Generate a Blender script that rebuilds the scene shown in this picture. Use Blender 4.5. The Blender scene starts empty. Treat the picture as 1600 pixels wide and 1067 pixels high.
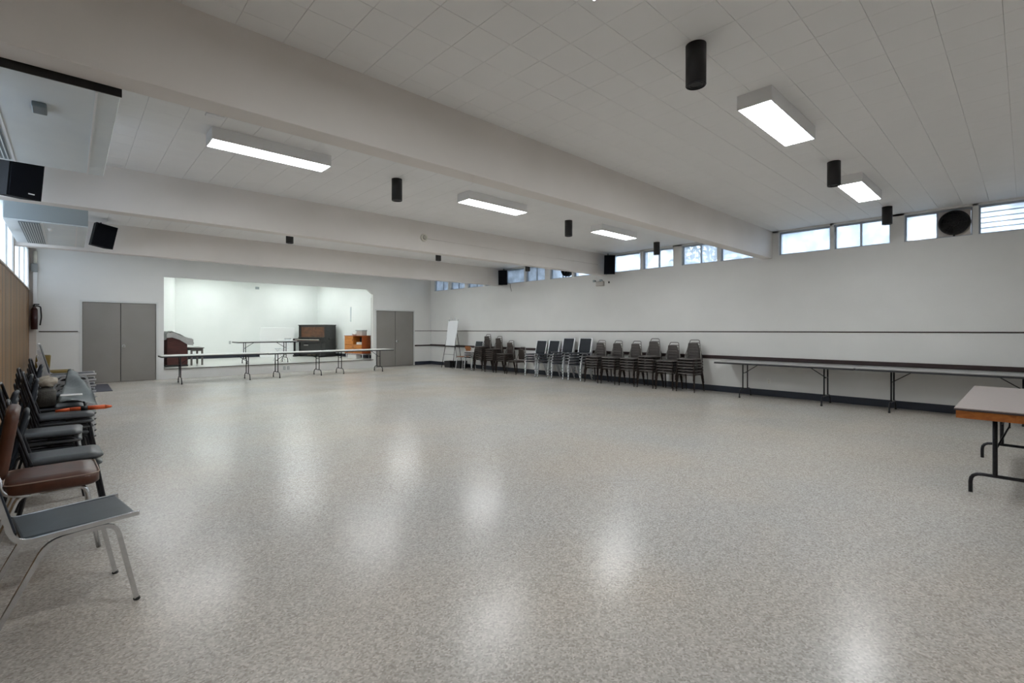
import bpy, bmesh, math, random
from mathutils import Vector, Matrix
random.seed(7)
SC = bpy.context.scene
COL = SC.collection

# ------------------------------------------------------------------ camera
cd = bpy.data.cameras.new('camera'); cam = bpy.data.objects.new('camera', cd); COL.objects.link(cam)
cam.location = (0, 0, 1.4)
cam.rotation_euler = (math.radians(90), 0, math.radians(-42.834))
cd.sensor_width = 36; cd.sensor_fit = 'HORIZONTAL'
cd.lens = 745.3 / 1600 * 36
cd.shift_y = -(533.5 - 515.25) / 1600
cd.clip_start = 0.05; cd.clip_end = 300
SC.camera = cam

# ------------------------------------------------------------------ world (overcast sky), exposure
w = bpy.data.worlds.new('overcast_sky'); SC.world = w; w.use_nodes = True
nt = w.node_tree; nt.nodes.clear()
wo = nt.nodes.new('ShaderNodeOutputWorld'); bg = nt.nodes.new('ShaderNodeBackground')
tc = nt.nodes.new('ShaderNodeTexCoord'); nz = nt.nodes.new('ShaderNodeTexNoise'); cr = nt.nodes.new('ShaderNodeValToRGB')
nz.inputs['Scale'].default_value = 5; nz.inputs['Detail'].default_value = 4
cr.color_ramp.elements[0].position = .35; cr.color_ramp.elements[0].color = (.55, .70, .93, 1)
cr.color_ramp.elements[1].position = .65; cr.color_ramp.elements[1].color = (.86, .93, 1, 1)
nt.links.new(tc.outputs['Generated'], nz.inputs['Vector']); nt.links.new(nz.outputs['Fac'], cr.inputs['Fac'])
nt.links.new(cr.outputs['Color'], bg.inputs['Color']); nt.links.new(bg.outputs['Background'], wo.inputs['Surface'])
bg.inputs['Strength'].default_value = 2.9
LAMP = 23.5          # emission of the fluorescent diffusers in the hall
STAGE_LAMP = 19.0    # emission of the stage lights
SC.view_settings.view_transform = 'Standard'; SC.view_settings.look = 'None'
SC.view_settings.exposure = 0.56; SC.view_settings.gamma = 1.0; SC.view_settings.use_curve_mapping = False
SC.cycles.diffuse_bounces = 6; SC.cycles.max_bounces = 12; SC.cycles.caustics_reflective = False; SC.cycles.caustics_refractive = False

# ------------------------------------------------------------------ dimensions of the hall
XL, XR, YF, YB = -.73, 10.83, 16.57, -5.2
ZC, ZB, ZS, ZSL = 3.463, 2.90, 2.955, 2.40
BEAMS = [12.14, 7.84, 3.635, -.57]
BW = .205
SF = .30             # stage floor

# ------------------------------------------------------------------ materials
MATS = {}
def mat(name, col, rough=.5, metal=0, noise=None, bump=None, emit=None, spec=.5, coat=0, aniso=None, wood=None):
    if name in MATS: return MATS[name]
    m = bpy.data.materials.new(name); m.use_nodes = True; MATS[name] = m
    n = m.node_tree; b = n.nodes['Principled BSDF']
    b.inputs['Base Color'].default_value = (*col, 1); b.inputs['Roughness'].default_value = rough
    b.inputs['Metallic'].default_value = metal; b.inputs['Specular IOR Level'].default_value = spec
    b.inputs['Coat Weight'].default_value = coat
    if emit:
        b.inputs['Emission Color'].default_value = (*emit[0], 1); b.inputs['Emission Strength'].default_value = emit[1]
    t = n.nodes.new('ShaderNodeTexCoord')
    if wood:     # (second colour, scale vector, noise scale)
        mp = n.nodes.new('ShaderNodeMapping'); mp.inputs['Scale'].default_value = wood[1]
        x = n.nodes.new('ShaderNodeTexNoise'); x.inputs['Scale'].default_value = wood[2]; x.inputs['Detail'].default_value = 5; x.inputs['Distortion'].default_value = .6
        r = n.nodes.new('ShaderNodeValToRGB'); r.color_ramp.elements[0].position = .33; r.color_ramp.elements[1].position = .68
        r.color_ramp.elements[0].color = (*wood[0], 1); r.color_ramp.elements[1].color = (*col, 1)
        n.links.new(t.outputs['Object'], mp.inputs['Vector']); n.links.new(mp.outputs[0], x.inputs['Vector'])
        n.links.new(x.outputs['Fac'], r.inputs['Fac']); n.links.new(r.outputs['Color'], b.inputs['Base Color'])
    elif noise:  # (second colour, scale, low, high)
        x = n.nodes.new('ShaderNodeTexNoise'); x.inputs['Scale'].default_value = noise[1]; x.inputs['Detail'].default_value = 5
        r = n.nodes.new('ShaderNodeValToRGB'); r.color_ramp.elements[0].position = noise[2]; r.color_ramp.elements[1].position = noise[3]
        r.color_ramp.elements[0].color = (*noise[0], 1); r.color_ramp.elements[1].color = (*col, 1)
        n.links.new(t.outputs['Object'], x.inputs['Vector']); n.links.new(x.outputs['Fac'], r.inputs['Fac']); n.links.new(r.outputs['Color'], b.inputs['Base Color'])
    if bump:     # (scale, strength)
        x = n.nodes.new('ShaderNodeTexNoise'); x.inputs['Scale'].default_value = bump[0]; x.inputs['Detail'].default_value = 3
        bp = n.nodes.new('ShaderNodeBump'); bp.inputs['Strength'].default_value = bump[1]; bp.inputs['Distance'].default_value = .01
        n.links.new(t.outputs['Object'], x.inputs['Vector']); n.links.new(x.outputs['Fac'], bp.inputs['Height']); n.links.new(bp.outputs['Normal'], b.inputs['Normal'])
    return m

M_wall = mat('painted_wall', (.76, .76, .745), .55, noise=((.73, .73, .715), 1.3, .35, .65), bump=(60, .03))
M_beam = mat('painted_beam', (.80, .765, .735), .5, noise=((.77, .735, .70), 2, .35, .65))
M_tile = mat('ceiling_tile_paint', (.865, .87, .87), .6, noise=((.845, .85, .85), 3, .3, .7), bump=(220, .04))
M_gap = mat('tile_joint', (.42, .42, .41), .9)
M_stage = mat('stage_wall_paint', (.86, .885, .87), .6, noise=((.83, .86, .845), 1.5, .35, .65))
M_trimw = mat('pale_trim', (.66, .67, .66), .5)
M_pier = mat('window_pier_paint', (.60, .56, .53), .5)
M_frame = mat('window_frame_metal', (.42, .46, .52), .45, .3)
M_rail = mat('dark_brown_rail', (.055, .03, .028), .45, wood=((.03, .018, .016), (1, 8, 8), 3))
M_railb = mat('dark_bumper_rail', (.035, .02, .02), .4)
M_base = mat('dark_vinyl_baseboard', (.022, .028, .042), .35)
M_door = mat('grey_door_paint', (.265, .25, .235), .45, noise=((.25, .236, .22), 2, .35, .65))
M_chrome = mat('chrome_steel', (.72, .73, .75), .22, 1, noise=((.6, .61, .64), 30, .3, .7))
M_alu = mat('aluminium_tube', (.90, .91, .93), .35, .8, noise=((.7, .72, .75), 30, .3, .7))
M_dark = mat('dark_steel_tube', (.035, .035, .04), .35, .6, noise=((.02, .02, .024), 30, .3, .7))
M_darkb = mat('dark_brown_tube', (.045, .032, .028), .4, .5, noise=((.03, .02, .018), 30, .3, .7))
M_vin = mat('grey_brown_vinyl', (.095, .085, .08), .38, noise=((.075, .067, .064), 25, .35, .65), bump=(250, .08))
M_vinb = mat('brown_vinyl', (.06, .045, .038), .45, noise=((.045, .034, .03), 25, .35, .65), bump=(250, .08))
M_ving = mat('slate_vinyl', (.05, .054, .06), .34, noise=((.036, .04, .045), 25, .35, .65), bump=(250, .08))
M_blk = mat('black_vinyl', (.011, .016, .025), .5, spec=.35, noise=((.010, .014, .02), 18, .35, .65), bump=(220, .06))
M_teal = mat('worn_black_vinyl', (.035, .05, .06), .38, noise=((.025, .036, .044), 12, .35, .65), bump=(220, .06))
M_rust = mat('brown_leatherette', (.11, .038, .02), .36, noise=((.06, .022, .012), 9, .35, .65), bump=(160, .1))
M_must = mat('mustard_fabric', (.17, .115, .02), .8, noise=((.12, .08, .014), 60, .35, .65))
M_spk = mat('black_speaker_cabinet', (.008, .009, .011), .8, spec=.2, bump=(300, .1))
M_spkf = mat('black_speaker_grille', (.005, .006, .009), .9, spec=.15, bump=(500, .2))
M_white = mat('white_enamel', (.80, .81, .82), .4)
M_whitep = mat('white_plastic', (.78, .78, .76), .45)
M_black = mat('black_plastic', (.012, .012, .013), .5)
M_rubber = mat('black_rubber', (.015, .015, .015), .7)
M_lam = mat('grey_white_laminate', (.42, .42, .41), .35, noise=((.38, .38, .375), 8, .35, .65))
M_lamw = mat('white_laminate', (.62, .64, .62), .35, noise=((.58, .6, .58), 8, .35, .65))
M_lamp = mat('pinkish_beige_laminate', (.40, .345, .325), .38, noise=((.36, .31, .295), 120, .35, .65))
M_edge = mat('dark_table_edge', (.03, .03, .034), .45)
M_orw = mat('orange_stained_plywood', (.50, .17, .035), .4, wood=((.34, .10, .02), (1, 6, 10), 3))
M_emit = mat('fluorescent_diffuser', (.9, .9, .9), .5, emit=((.95, .985, 1), LAMP), bump=(400, .1))
M_emits = mat('stage_fluorescent_diffuser', (.9, .9, .9), .5, emit=((.95, 1, .98), STAGE_LAMP))
M_hvac = mat('grey_blue_enamel', (.36, .41, .43), .4, noise=((.33, .38, .40), 2, .35, .65))
M_hvacl = mat('pale_grey_enamel', (.74, .80, .82), .4, noise=((.70, .76, .79), 3, .35, .65))
M_grill = mat('grey_mesh_grille', (.20, .24, .26), .5, .3)
M_piano = mat('ebonised_wood', (.022, .021, .020), .35, wood=((.012, .012, .012), (1, 1, 8), 3), coat=.2)
M_wal = mat('burl_walnut', (.19, .075, .028), .4, wood=((.07, .03, .014), (1, 1, 1.6), 6))
M_ivory = mat('ivory_keys', (.75, .74, .70), .35)
M_organ = mat('dark_red_wood', (.10, .028, .024), .4, wood=((.055, .016, .014), (1, 1, 5), 3))
M_cloth = mat('grey_white_dust_sheet', (.55, .55, .54), .9, noise=((.44, .44, .44), 5, .3, .7), bump=(25, .5))
M_cab = mat('honey_orange_wood', (.66, .25, .045), .4, wood=((.48, .16, .025), (1, 1, 6), 3))
M_cabs = mat('red_orange_wood', (.40, .095, .022), .4, wood=((.30, .065, .015), (1, 1, 6), 3))
M_red = mat('dark_red_enamel', (.03, .005, .005), .35)
M_cream = mat('cream_plastic', (.70, .68, .60), .5)
M_beige = mat('beige_canvas', (.42, .37, .30), .9, noise=((.30, .26, .21), 14, .35, .65), bump=(60, .4))
M_bag = mat('dark_olive_bag', (.05, .045, .035), .6, noise=((.025, .022, .018), 14, .35, .65), bump=(60, .4))
M_tarp = mat('grey_sheeting', (.38, .42, .425), .6, noise=((.33, .365, .37), 14, .35, .65), bump=(30, .25))
M_orange = mat('orange_fabric', (.72, .13, .035), .55, noise=((.58, .09, .03), 20, .35, .65))
M_rug = mat('dark_grey_mat', (.085, .085, .10), 1, spec=.1, noise=((.07, .07, .085), 40, .35, .65))
M_seatw = mat('varnished_orange_wood', (.42, .17, .06), .4, wood=((.30, .11, .04), (1, 1, 6), 4))
M_board = mat('whiteboard_surface', (.80, .82, .84), .25)
M_leaf = mat('dark_leaves', (.05, .09, .07), .7, noise=((.03, .06, .05), 3, .3, .7))
M_bark = mat('bark', (.09, .07, .055), .9)
M_ground = mat('outside_ground', (.18, .19, .17), .9)
M_card = mat('grey_cardboard', (.50, .47, .44), .8)

def make_floor_mat():
    m = bpy.data.materials.new('speckled_vinyl_floor'); m.use_nodes = True; n = m.node_tree; b = n.nodes['Principled BSDF']
    t = n.nodes.new('ShaderNodeTexCoord')
    v = n.nodes.new('ShaderNodeTexVoronoi'); v.inputs['Scale'].default_value = 115; v.voronoi_dimensions = '2D'
    r = n.nodes.new('ShaderNodeValToRGB'); e = r.color_ramp.elements
    e[0].position = .0; e[0].color = (.36, .33, .295, 1); e[1].position = 1; e[1].color = (.635, .60, .56, 1)
    for p, c in ((.25, (.44, .41, .375, 1)), (.5, (.49, .46, .425, 1)), (.78, (.54, .51, .475, 1))):
        q = e.new(p); q.color = c
    sx = n.nodes.new('ShaderNodeSeparateColor')
    n.links.new(t.outputs['Object'], v.inputs['Vector']); n.links.new(v.outputs['Color'], sx.inputs['Color']); n.links.new(sx.outputs[0], r.inputs['Fac'])
    x = n.nodes.new('ShaderNodeTexNoise'); x.inputs['Scale'].default_value = .5; x.inputs['Detail'].default_value = 3
    r2 = n.nodes.new('ShaderNodeValToRGB'); r2.color_ramp.elements[0].position = .35; r2.color_ramp.elements[0].color = (.93, .96, .99, 1)
    r2.color_ramp.elements[1].position = .65; r2.color_ramp.elements[1].color = (1, .965, .925, 1)
    n.links.new(t.outputs['Object'], x.inputs['Vector']); n.links.new(x.outputs['Fac'], r2.inputs['Fac'])
    mx = n.nodes.new('ShaderNodeMix'); mx.data_type = 'RGBA'; mx.blend_type = 'MULTIPLY'; mx.inputs['Factor'].default_value = 1
    n.links.new(r.outputs['Color'], mx.inputs['A']); n.links.new(r2.outputs['Color'], mx.inputs['B']); n.links.new(mx.outputs['Result'], b.inputs['Base Color'])
    b.inputs['Specular IOR Level'].default_value = .25
    x2 = n.nodes.new('ShaderNodeTexNoise'); x2.inputs['Scale'].default_value = 1.2; x2.inputs['Detail'].default_value = 4
    mr = n.nodes.new('ShaderNodeMapRange'); mr.inputs['From Min'].default_value = .3; mr.inputs['From Max'].default_value = .7
    mr.inputs['To Min'].default_value = .20; mr.inputs['To Max'].default_value = .27
    n.links.new(t.outputs['Object'], x2.inputs['Vector']); n.links.new(x2.outputs['Fac'], mr.inputs['Value']); n.links.new(mr.outputs['Result'], b.inputs['Roughness'])
    x3 = n.nodes.new('ShaderNodeTexNoise'); x3.inputs['Scale'].default_value = 4; x3.inputs['Detail'].default_value = 2
    bp = n.nodes.new('ShaderNodeBump'); bp.inputs['Strength'].default_value = .015; bp.inputs['Distance'].default_value = .02
    n.links.new(t.outputs['Object'], x3.inputs['Vector']); n.links.new(x3.outputs['Fac'], bp.inputs['Height']); n.links.new(bp.outputs['Normal'], b.inputs['Normal'])
    return m
M_floor = make_floor_mat()

def make_glass():
    m = bpy.data.materials.new('obscured_glass'); m.use_nodes = True; n = m.node_tree
    n.nodes.remove(n.nodes['Principled BSDF']); o = n.nodes['Material Output']
    g = n.nodes.new('ShaderNodeBsdfTransparent'); g.inputs['Color'].default_value = (.93, .96, .98, 1)
    tl = n.nodes.new('ShaderNodeBsdfTranslucent'); tl.inputs['Color'].default_value = (.85, .92, 1, 1)
    gl = n.nodes.new('ShaderNodeBsdfGlossy'); gl.inputs['Roughness'].default_value = .1
    a = n.nodes.new('ShaderNodeMixShader'); b2 = n.nodes.new('ShaderNodeMixShader'); f = n.nodes.new('ShaderNodeFresnel')
    t = n.nodes.new('ShaderNodeTexCoord'); x = n.nodes.new('ShaderNodeTexNoise'); x.inputs['Scale'].default_value = 3; x.inputs['Detail'].default_value = 5
    mr = n.nodes.new('ShaderNodeMapRange'); mr.inputs['From Min'].default_value = .35; mr.inputs['From Max'].default_value = .7
    mr.inputs['To Min'].default_value = .35; mr.inputs['To Max'].default_value = .75
    n.links.new(t.outputs['Object'], x.inputs['Vector']); n.links.new(x.outputs['Fac'], mr.inputs['Value']); n.links.new(mr.outputs['Result'], a.inputs['Fac'])
    n.links.new(g.outputs[0], a.inputs[1]); n.links.new(tl.outputs[0], a.inputs[2])
    n.links.new(f.outputs[0], b2.inputs['Fac']); n.links.new(a.outputs[0], b2.inputs[1]); n.links.new(gl.outputs[0], b2.inputs[2])
    n.links.new(b2.outputs[0], o.inputs['Surface'])
    return m
M_glass = make_glass()
def make_frost():
    m = bpy.data.materials.new('frosted_glass'); m.use_nodes = True; n = m.node_tree
    n.nodes.remove(n.nodes['Principled BSDF']); o = n.nodes['Material Output']
    tl = n.nodes.new('ShaderNodeBsdfTranslucent'); tl.inputs['Color'].default_value = (.95, .98, 1, 1)
    g = n.nodes.new('ShaderNodeBsdfTransparent'); a = n.nodes.new('ShaderNodeMixShader')
    t = n.nodes.new('ShaderNodeTexCoord'); x = n.nodes.new('ShaderNodeTexNoise'); x.inputs['Scale'].default_value = 2
    mr = n.nodes.new('ShaderNodeMapRange'); mr.inputs['To Min'].default_value = .30; mr.inputs['To Max'].default_value = .45
    n.links.new(t.outputs['Object'], x.inputs['Vector']); n.links.new(x.outputs['Fac'], mr.inputs['Value']); n.links.new(mr.outputs['Result'], a.inputs['Fac'])
    n.links.new(tl.outputs[0], a.inputs[1]); n.links.new(g.outputs[0], a.inputs[2]); n.links.new(a.outputs[0], o.inputs['Surface'])
    return m
M_frost = make_frost()

# ------------------------------------------------------------------ mesh helpers
def nb(): return bmesh.new()
def box(bm, lo, hi, bevel=0, M=None, seg=2):
    t = bmesh.new(); r = bmesh.ops.create_cube(t, size=1)
    s = [hi[i] - lo[i] for i in range(3)]; c = [(hi[i] + lo[i]) / 2 for i in range(3)]
    for v in t.verts: v.co = Vector((v.co.x * s[0] + c[0], v.co.y * s[1] + c[1], v.co.z * s[2] + c[2]))
    if bevel: bmesh.ops.bevel(t, geom=t.edges[:], offset=min(bevel, min(abs(q) for q in s) * .49), segments=seg, profile=.5, affect='EDGES')
    _merge(bm, t, M)
    return bm
def _merge(bm, t, M=None, smooth=False):
    if M is not None: bmesh.ops.transform(t, matrix=M, verts=t.verts[:])
    mp = {}
    for v in t.verts: mp[v] = bm.verts.new(v.co)
    for f in t.faces:
        try: g = bm.faces.new([mp[v] for v in f.verts]); g.smooth = smooth or f.smooth
        except ValueError: pass
    t.free()
def fillet(pts, rad, n=4):
    pts = [Vector(p) for p in pts]
    if not rad: return pts
    out = [pts[0]]
    for i in range(1, len(pts) - 1):
        p, a, b = pts[i], pts[i - 1], pts[i + 1]
        da, db = (a - p), (b - p); r = min(rad, da.length * .45, db.length * .45)
        A = p + da.normalized() * r; B = p + db.normalized() * r
        for k in range(n + 1):
            t = k / n; out.append(A * (1 - t) ** 2 + p * 2 * t * (1 - t) + B * t * t)
    return out + [pts[-1]]
def tube(bm, pts, r, n=8, fil=0, sq=False, closed=False):
    P = fillet(pts, fil) if not closed else [Vector(p) for p in pts]
    if sq: n = 4
    rings = []; up = None; N = len(P)
    for i, p in enumerate(P):
        if closed: d = (P[(i + 1) % N] - P[i - 1]).normalized()
        else: d = (P[min(i + 1, N - 1)] - P[max(i - 1, 0)]).normalized()
        if up is None:
            up = Vector((0, 1, 0)) if abs(d.y) < .9 else Vector((1, 0, 0))
        u = (up - d * up.dot(d)).normalized(); up = u; v = d.cross(u)
        off = math.pi / 4 if sq else 0
        rr = r * 1.25 if sq else r
        rings.append([bm.verts.new(p + (u * math.cos(off + 2 * math.pi * k / n) + v * math.sin(off + 2 * math.pi * k / n)) * rr) for k in range(n)])
    for i in range(N if closed else N - 1):
        A, B = rings[i], rings[(i + 1) % N]
        for k in range(n):
            f = bm.faces.new((A[k], A[(k + 1) % n], B[(k + 1) % n], B[k])); f.smooth = not sq
    if not closed:
        bm.faces.new(rings[0][::-1]); bm.faces.new(rings[-1])
    return bm
def cyl(bm, p0, p1, r0, r1=None, n=24):
    r1 = r0 if r1 is None else r1
    p0, p1 = Vector(p0), Vector(p1); d = (p1 - p0).normalized()
    u = d.orthogonal().normalized(); v = d.cross(u)
    A = [bm.verts.new(p0 + (u * math.cos(2 * math.pi * k / n) + v * math.sin(2 * math.pi * k / n)) * r0) for k in range(n)]
    B = [bm.verts.new(p1 + (u * math.cos(2 * math.pi * k / n) + v * math.sin(2 * math.pi * k / n)) * r1) for k in range(n)]
    for k in range(n):
        f = bm.faces.new((A[k], A[(k + 1) % n], B[(k + 1) % n], B[k])); f.smooth = True
    bm.faces.new(A[::-1]); bm.faces.new(B)
    return bm
def prism(bm, poly, vec):
    vec = Vector(vec); A = [bm.verts.new(Vector(p)) for p in poly]; B = [bm.verts.new(Vector(p) + vec) for p in poly]
    n = len(A)
    for k in range(n): bm.faces.new((A[k], A[(k + 1) % n], B[(k + 1) % n], B[k]))
    bm.faces.new(A[::-1]); bm.faces.new(B)
    return bm
def slab(bm, c, w, h, t, taper=1, round_=.03, M=None, crown=0):
    """rounded-corner pad: width w (local y), length h (local x), thickness t (z); taper scales the width at +x end"""
    pts = []
    for sx, sy in ((1, 1), (-1, 1), (-1, -1), (1, -1)):
        ww = w / 2 * (taper if sx > 0 else 1)
        cx, cy = sx * (h / 2 - round_), sy * (ww - round_)
        a0 = {(1, 1): 0, (-1, 1): 90, (-1, -1): 180, (1, -1): 270}[(sx, sy)]
        for k in range(5):
            a = math.radians(a0 + 90 * k / 4); pts.append((cx + round_ * math.cos(a), cy + round_ * math.sin(a)))
    e = min(t * .35, .015); lev = [(-t / 2, e), (-t / 2 + e, 0), (t / 2 - e, 0), (t / 2, e)]
    if crown: lev.append((t / 2 + crown, .07))
    t2 = bmesh.new(); rings = []
    for z, ins in lev:
        rings.append([t2.verts.new((x - math.copysign(min(ins, abs(x)), x), y - math.copysign(min(ins, abs(y)), y), z)) for x, y in pts])
    n = len(pts)
    for a, b in zip(rings, rings[1:]):
        for k in range(n): f = t2.faces.new((a[k], a[(k + 1) % n], b[(k + 1) % n], b[k])); f.smooth = True
    t2.faces.new(rings[0][::-1]); f = t2.faces.new(rings[-1])
    MM = Matrix.Translation(c) @ (M or Matrix.Identity(4))
    _merge(bm, t2, MM); return bm
def obj(name, bm, material, parent=None, loc=None, kind=None, label=None):
    bmesh.ops.recalc_face_normals(bm, faces=bm.faces[:])
    me = bpy.data.meshes.new(name); bm.to_mesh(me); bm.free()
    for mm in (material if isinstance(material, (list, tuple)) else [material]): me.materials.append(mm)
    o = bpy.data.objects.new(name, me); COL.objects.link(o)
    if parent is not None: o.parent = parent
    if loc is not None: o.location = loc
    if kind: o['kind'] = kind
    if label: o['label'] = label
    return o
def tag(o, label, cat, group=None):
    o['label'] = label; o['category'] = cat
    if group: o['group'] = group
    return o
def thing(name, label, cat, loc=(0, 0, 0), rz=0, group=None):
    o = bpy.data.objects.new(name, None); COL.objects.link(o); o.empty_display_size = .1
    o.location = loc; o.rotation_euler = (0, 0, rz)
    return tag(o, label, cat, group)
def struct(name, bm, m, parent=None): 
    o = obj(name, bm, m, parent)
    if parent is None: o['kind'] = 'structure'
    return o
def kids(o): return [c for c in KIDS.get(o.name, [])]
KIDS = {}
def copy_tree(root, loc, rz, label, group, cat=None, tilt=None):
    r = root.copy(); COL.objects.link(r); r.location = loc; r.rotation_euler = (tilt or 0, 0, rz) if tilt is None else (tilt[0], tilt[1], rz)
    r['label'] = label
    if group: r['group'] = group
    for ch in PROTO[root.name]:
        c = ch.copy(); COL.objects.link(c); c.parent = r
        for g in PROTO.get(ch.name, []):
            d = g.copy(); COL.objects.link(d); d.parent = c
    return r
PROTO = {}
USED = set()
def register(root):
    PROTO[root.name] = [o for o in COL.objects if o.parent == root]
    for c in PROTO[root.name]: PROTO[c.name] = [o for o in COL.objects if o.parent == c]
def place(root, loc, rz, label, group=None, tilt=None):
    if root.name not in USED:
        USED.add(root.name); root.location = loc
        root.rotation_euler = (tilt[0], tilt[1], rz) if tilt else (0, 0, rz)
        root['label'] = label
        if group: root['group'] = group
        return root
    return copy_tree(root, loc, rz, label, group, tilt=tilt)

# ================================================================== THE SETTING
b = nb(); box(b, (XL - .3, YB - .2, -.2), (XR + .3, 22, 0)); struct('floor', b, M_floor)

# ceiling: slab + square acoustic tiles
b = nb(); box(b, (XL - .3, YB - .2, ZC + .012), (XR + .3, YF + .2, ZC + .25)); ceil = struct('ceiling', b, M_gap)
T = .3045; X0, Y0 = .819 - 6 * T, 1.93 - 24 * T
th = math.radians(42.834); sn, cs = math.sin(th), math.cos(th)
tiles = []
i = 0
while X0 + i * T < XR:
    j = 0
    while Y0 + j * T < YF:
        x, y = X0 + i * T, Y0 + j * T
        cxm, cym = x + T / 2, y + T / 2
        d = cxm * sn + cym * cs; big = 0
        if d > .8:
            px = 800 + 745.3 * (cxm * cs - cym * sn) / d; py = 515.25 - 745.3 * (ZC - 1.4) / d
            if -40 < px < 1640 and py > -30:
                big = 1 / d ** 3
                for yb in BEAMS[:3]:      # hidden behind a beam
                    if cym > yb and (ZC - 1.4) / cym < (ZB - 1.4) / (yb + BW) * 1.0: pass
                    if cym > yb and 1.4 + (ZC - 1.4) * (yb + BW) / cym > ZB: big = 0
        if YB < cym and XL < cxm: tiles.append((big, x, y))
        j += 1
    i += 1
tiles.sort(key=lambda q: -q[0])
def tile_bm(bm, x, y):
    g = .0007; a, c = x + g, y + g; d, e = x + T - g, y + T - g; h = .0015
    lo = [bm.verts.new(p) for p in ((a + h, c + h, ZC), (d - h, c + h, ZC), (d - h, e - h, ZC), (a + h, e - h, ZC))]
    mi = [bm.verts.new(p) for p in ((a, c, ZC + .002), (d, c, ZC + .002), (d, e, ZC + .002), (a, e, ZC + .002))]
    hi = [bm.verts.new(p) for p in ((a, c, ZC + .0125), (d, c, ZC + .0125), (d, e, ZC + .0125), (a, e, ZC + .0125))]
    bm.faces.new(lo[::-1])
    for A, B in ((lo, mi), (mi, hi)):
        for k in range(4): bm.faces.new((A[k], A[(k + 1) % 4], B[(k + 1) % 4], B[k]))
b = nb(); tile_bm(b, 0, 0); t0 = obj('ceiling_tile', b, M_tile, ceil, (tiles[0][1], tiles[0][2], 0))
for _, x, y in tiles[1:300]:
    c = t0.copy(); COL.objects.link(c); c.location = (x, y, 0)
b = nb()
for _, x, y in tiles[300:]: tile_bm(b, x, y)
obj('ceiling_tile_field', b, M_tile, ceil, kind='stuff')

# beams
for yb in BEAMS:
    b = nb(); box(b, (XL, yb, ZB), (XR + .1, yb + BW, ZC + .05), .004, seg=1); struct('ceiling_beam', b, M_beam)

# right wall with the clerestory piers
PER = 4.205
def bayY(k): return [3.635, 7.84, 12.14, 16.345][k]
b = nb(); box(b, (XR, YB - .2, 0), (XR + .25, YF + .2, ZS))
piers = []
wins = []      # (y_hi, y_lo, dividers, kind)
for k in range(4):
    Y = bayY(k); top = 3.605 - 3.635 + Y
    if k == 3:
        A = [(16.30, 15.36, (15.77,), 'w'), (15.19, 14.30, (14.75,), 'w'), (14.09, 13.2, (13.65,), 'w'), (13.1, 12.36, (), 'w')]
    elif k == 0:
        A = [(3.51, 2.595, (), 'w'), (2.53, 1.667, (2.113,), 'w'), (1.47, .60, (1.035,), 'fan'), (.53, -.36, (), 'louvre')]
    else:
        A = [(top - .10, top - 1.01, (), 'w'), (top - 1.08, top - 1.93, (top - 1.51,), 'w'), (top - 2.15, top - 3.01, (top - 2.6,), 'fan2' if k == 2 else 'w'), (top - 3.085, top - 3.99, (), 'w')]
    wins += A
for q in ((-.7, -1.6), (-1.7, -2.6), (-2.8, -3.7), (-3.8, -4.7)): wins.append((q[0], q[1], (), 'w'))
ys = sorted([(a[1], a[0]) for a in wins]); cur = YB - .2
for lo_, hi_ in ys:
    if lo_ > cur: box(b, (XR + .0, cur, ZS), (XR + .25, lo_, ZC + .05))
    cur = hi_
box(b, (XR, cur, ZS), (XR + .25, YF + .2, ZC + .05))
box(b, (XR, YB - .2, ZC - .035), (XR + .25, YF + .2, ZC + .05))
struct('wall_right', b, M_wall)

def fan(parent, yc, zc, r=.2):
    b = nb(); n = 40                                   # shroud ring
    for k in range(n):
        a0, a1 = 2 * math.pi * k / n, 2 * math.pi * (k + 1) / n
        P = [(XR - .01 + dx, yc + rr * math.cos(a), zc + rr * math.sin(a)) for a in (a0, a1) for dx, rr in ((0, r), (0, r - .015), (.12, r - .015), (.12, r))]
        V = [b.verts.new(p) for p in P]
        for q in ((0, 1, 5, 4), (1, 2, 6, 5), (2, 3, 7, 6), (3, 0, 4, 7)): b.faces.new([V[i] for i in q])
    obj('shroud', b, M_black, parent)
    b = nb(); cyl(b, (XR + .115, yc, zc), (XR + .12, yc, zc), r - .01); obj('shutter', b, M_black, parent)
    b = nb(); cyl(b, (XR + .0, yc, zc), (XR + .08, yc, zc), .05); obj('motor_hub', b, M_dark, parent)
    for k in range(5):
        a = 2 * math.pi * k / 5 + .3; b = nb()
        M = Matrix.Translation((XR + .05, yc, zc)) @ Matrix.Rotation(a, 4, 'X') @ Matrix.Rotation(math.radians(28), 4, 'Y')
        prism(b, [M @ Vector(p) for p in ((0, .04, -.02), (0, r - .03, -.05), (0, r - .025, .05), (0, .04, .03))], (.004, 0, 0))
        obj('fan_blade', b, M_dark, parent)
    b = nb()
    for rr in (.06, .095, .13, .165):
        tube(b, [(XR - .02, yc + rr * math.cos(2 * math.pi * k / 28), zc + rr * math.sin(2 * math.pi * k / 28)) for k in range(28)], .003, 5, closed=True)
    for k in range(6):
        a = math.pi * k / 6; tube(b, [(XR - .018, yc - (r - .005) * math.cos(a), zc - (r - .005) * math.sin(a)), (XR - .018, yc + (r - .005) * math.cos(a), zc + (r - .005) * math.sin(a))], .003, 5)
    obj('wire_guard', b, M_black, parent)
    b = nb(); tube(b, [(XR - .015, yc, zc - r + .01), (XR - .02, yc, zc - r - .03)], .012, 8); obj('bracket', b, M_black, parent)

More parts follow.
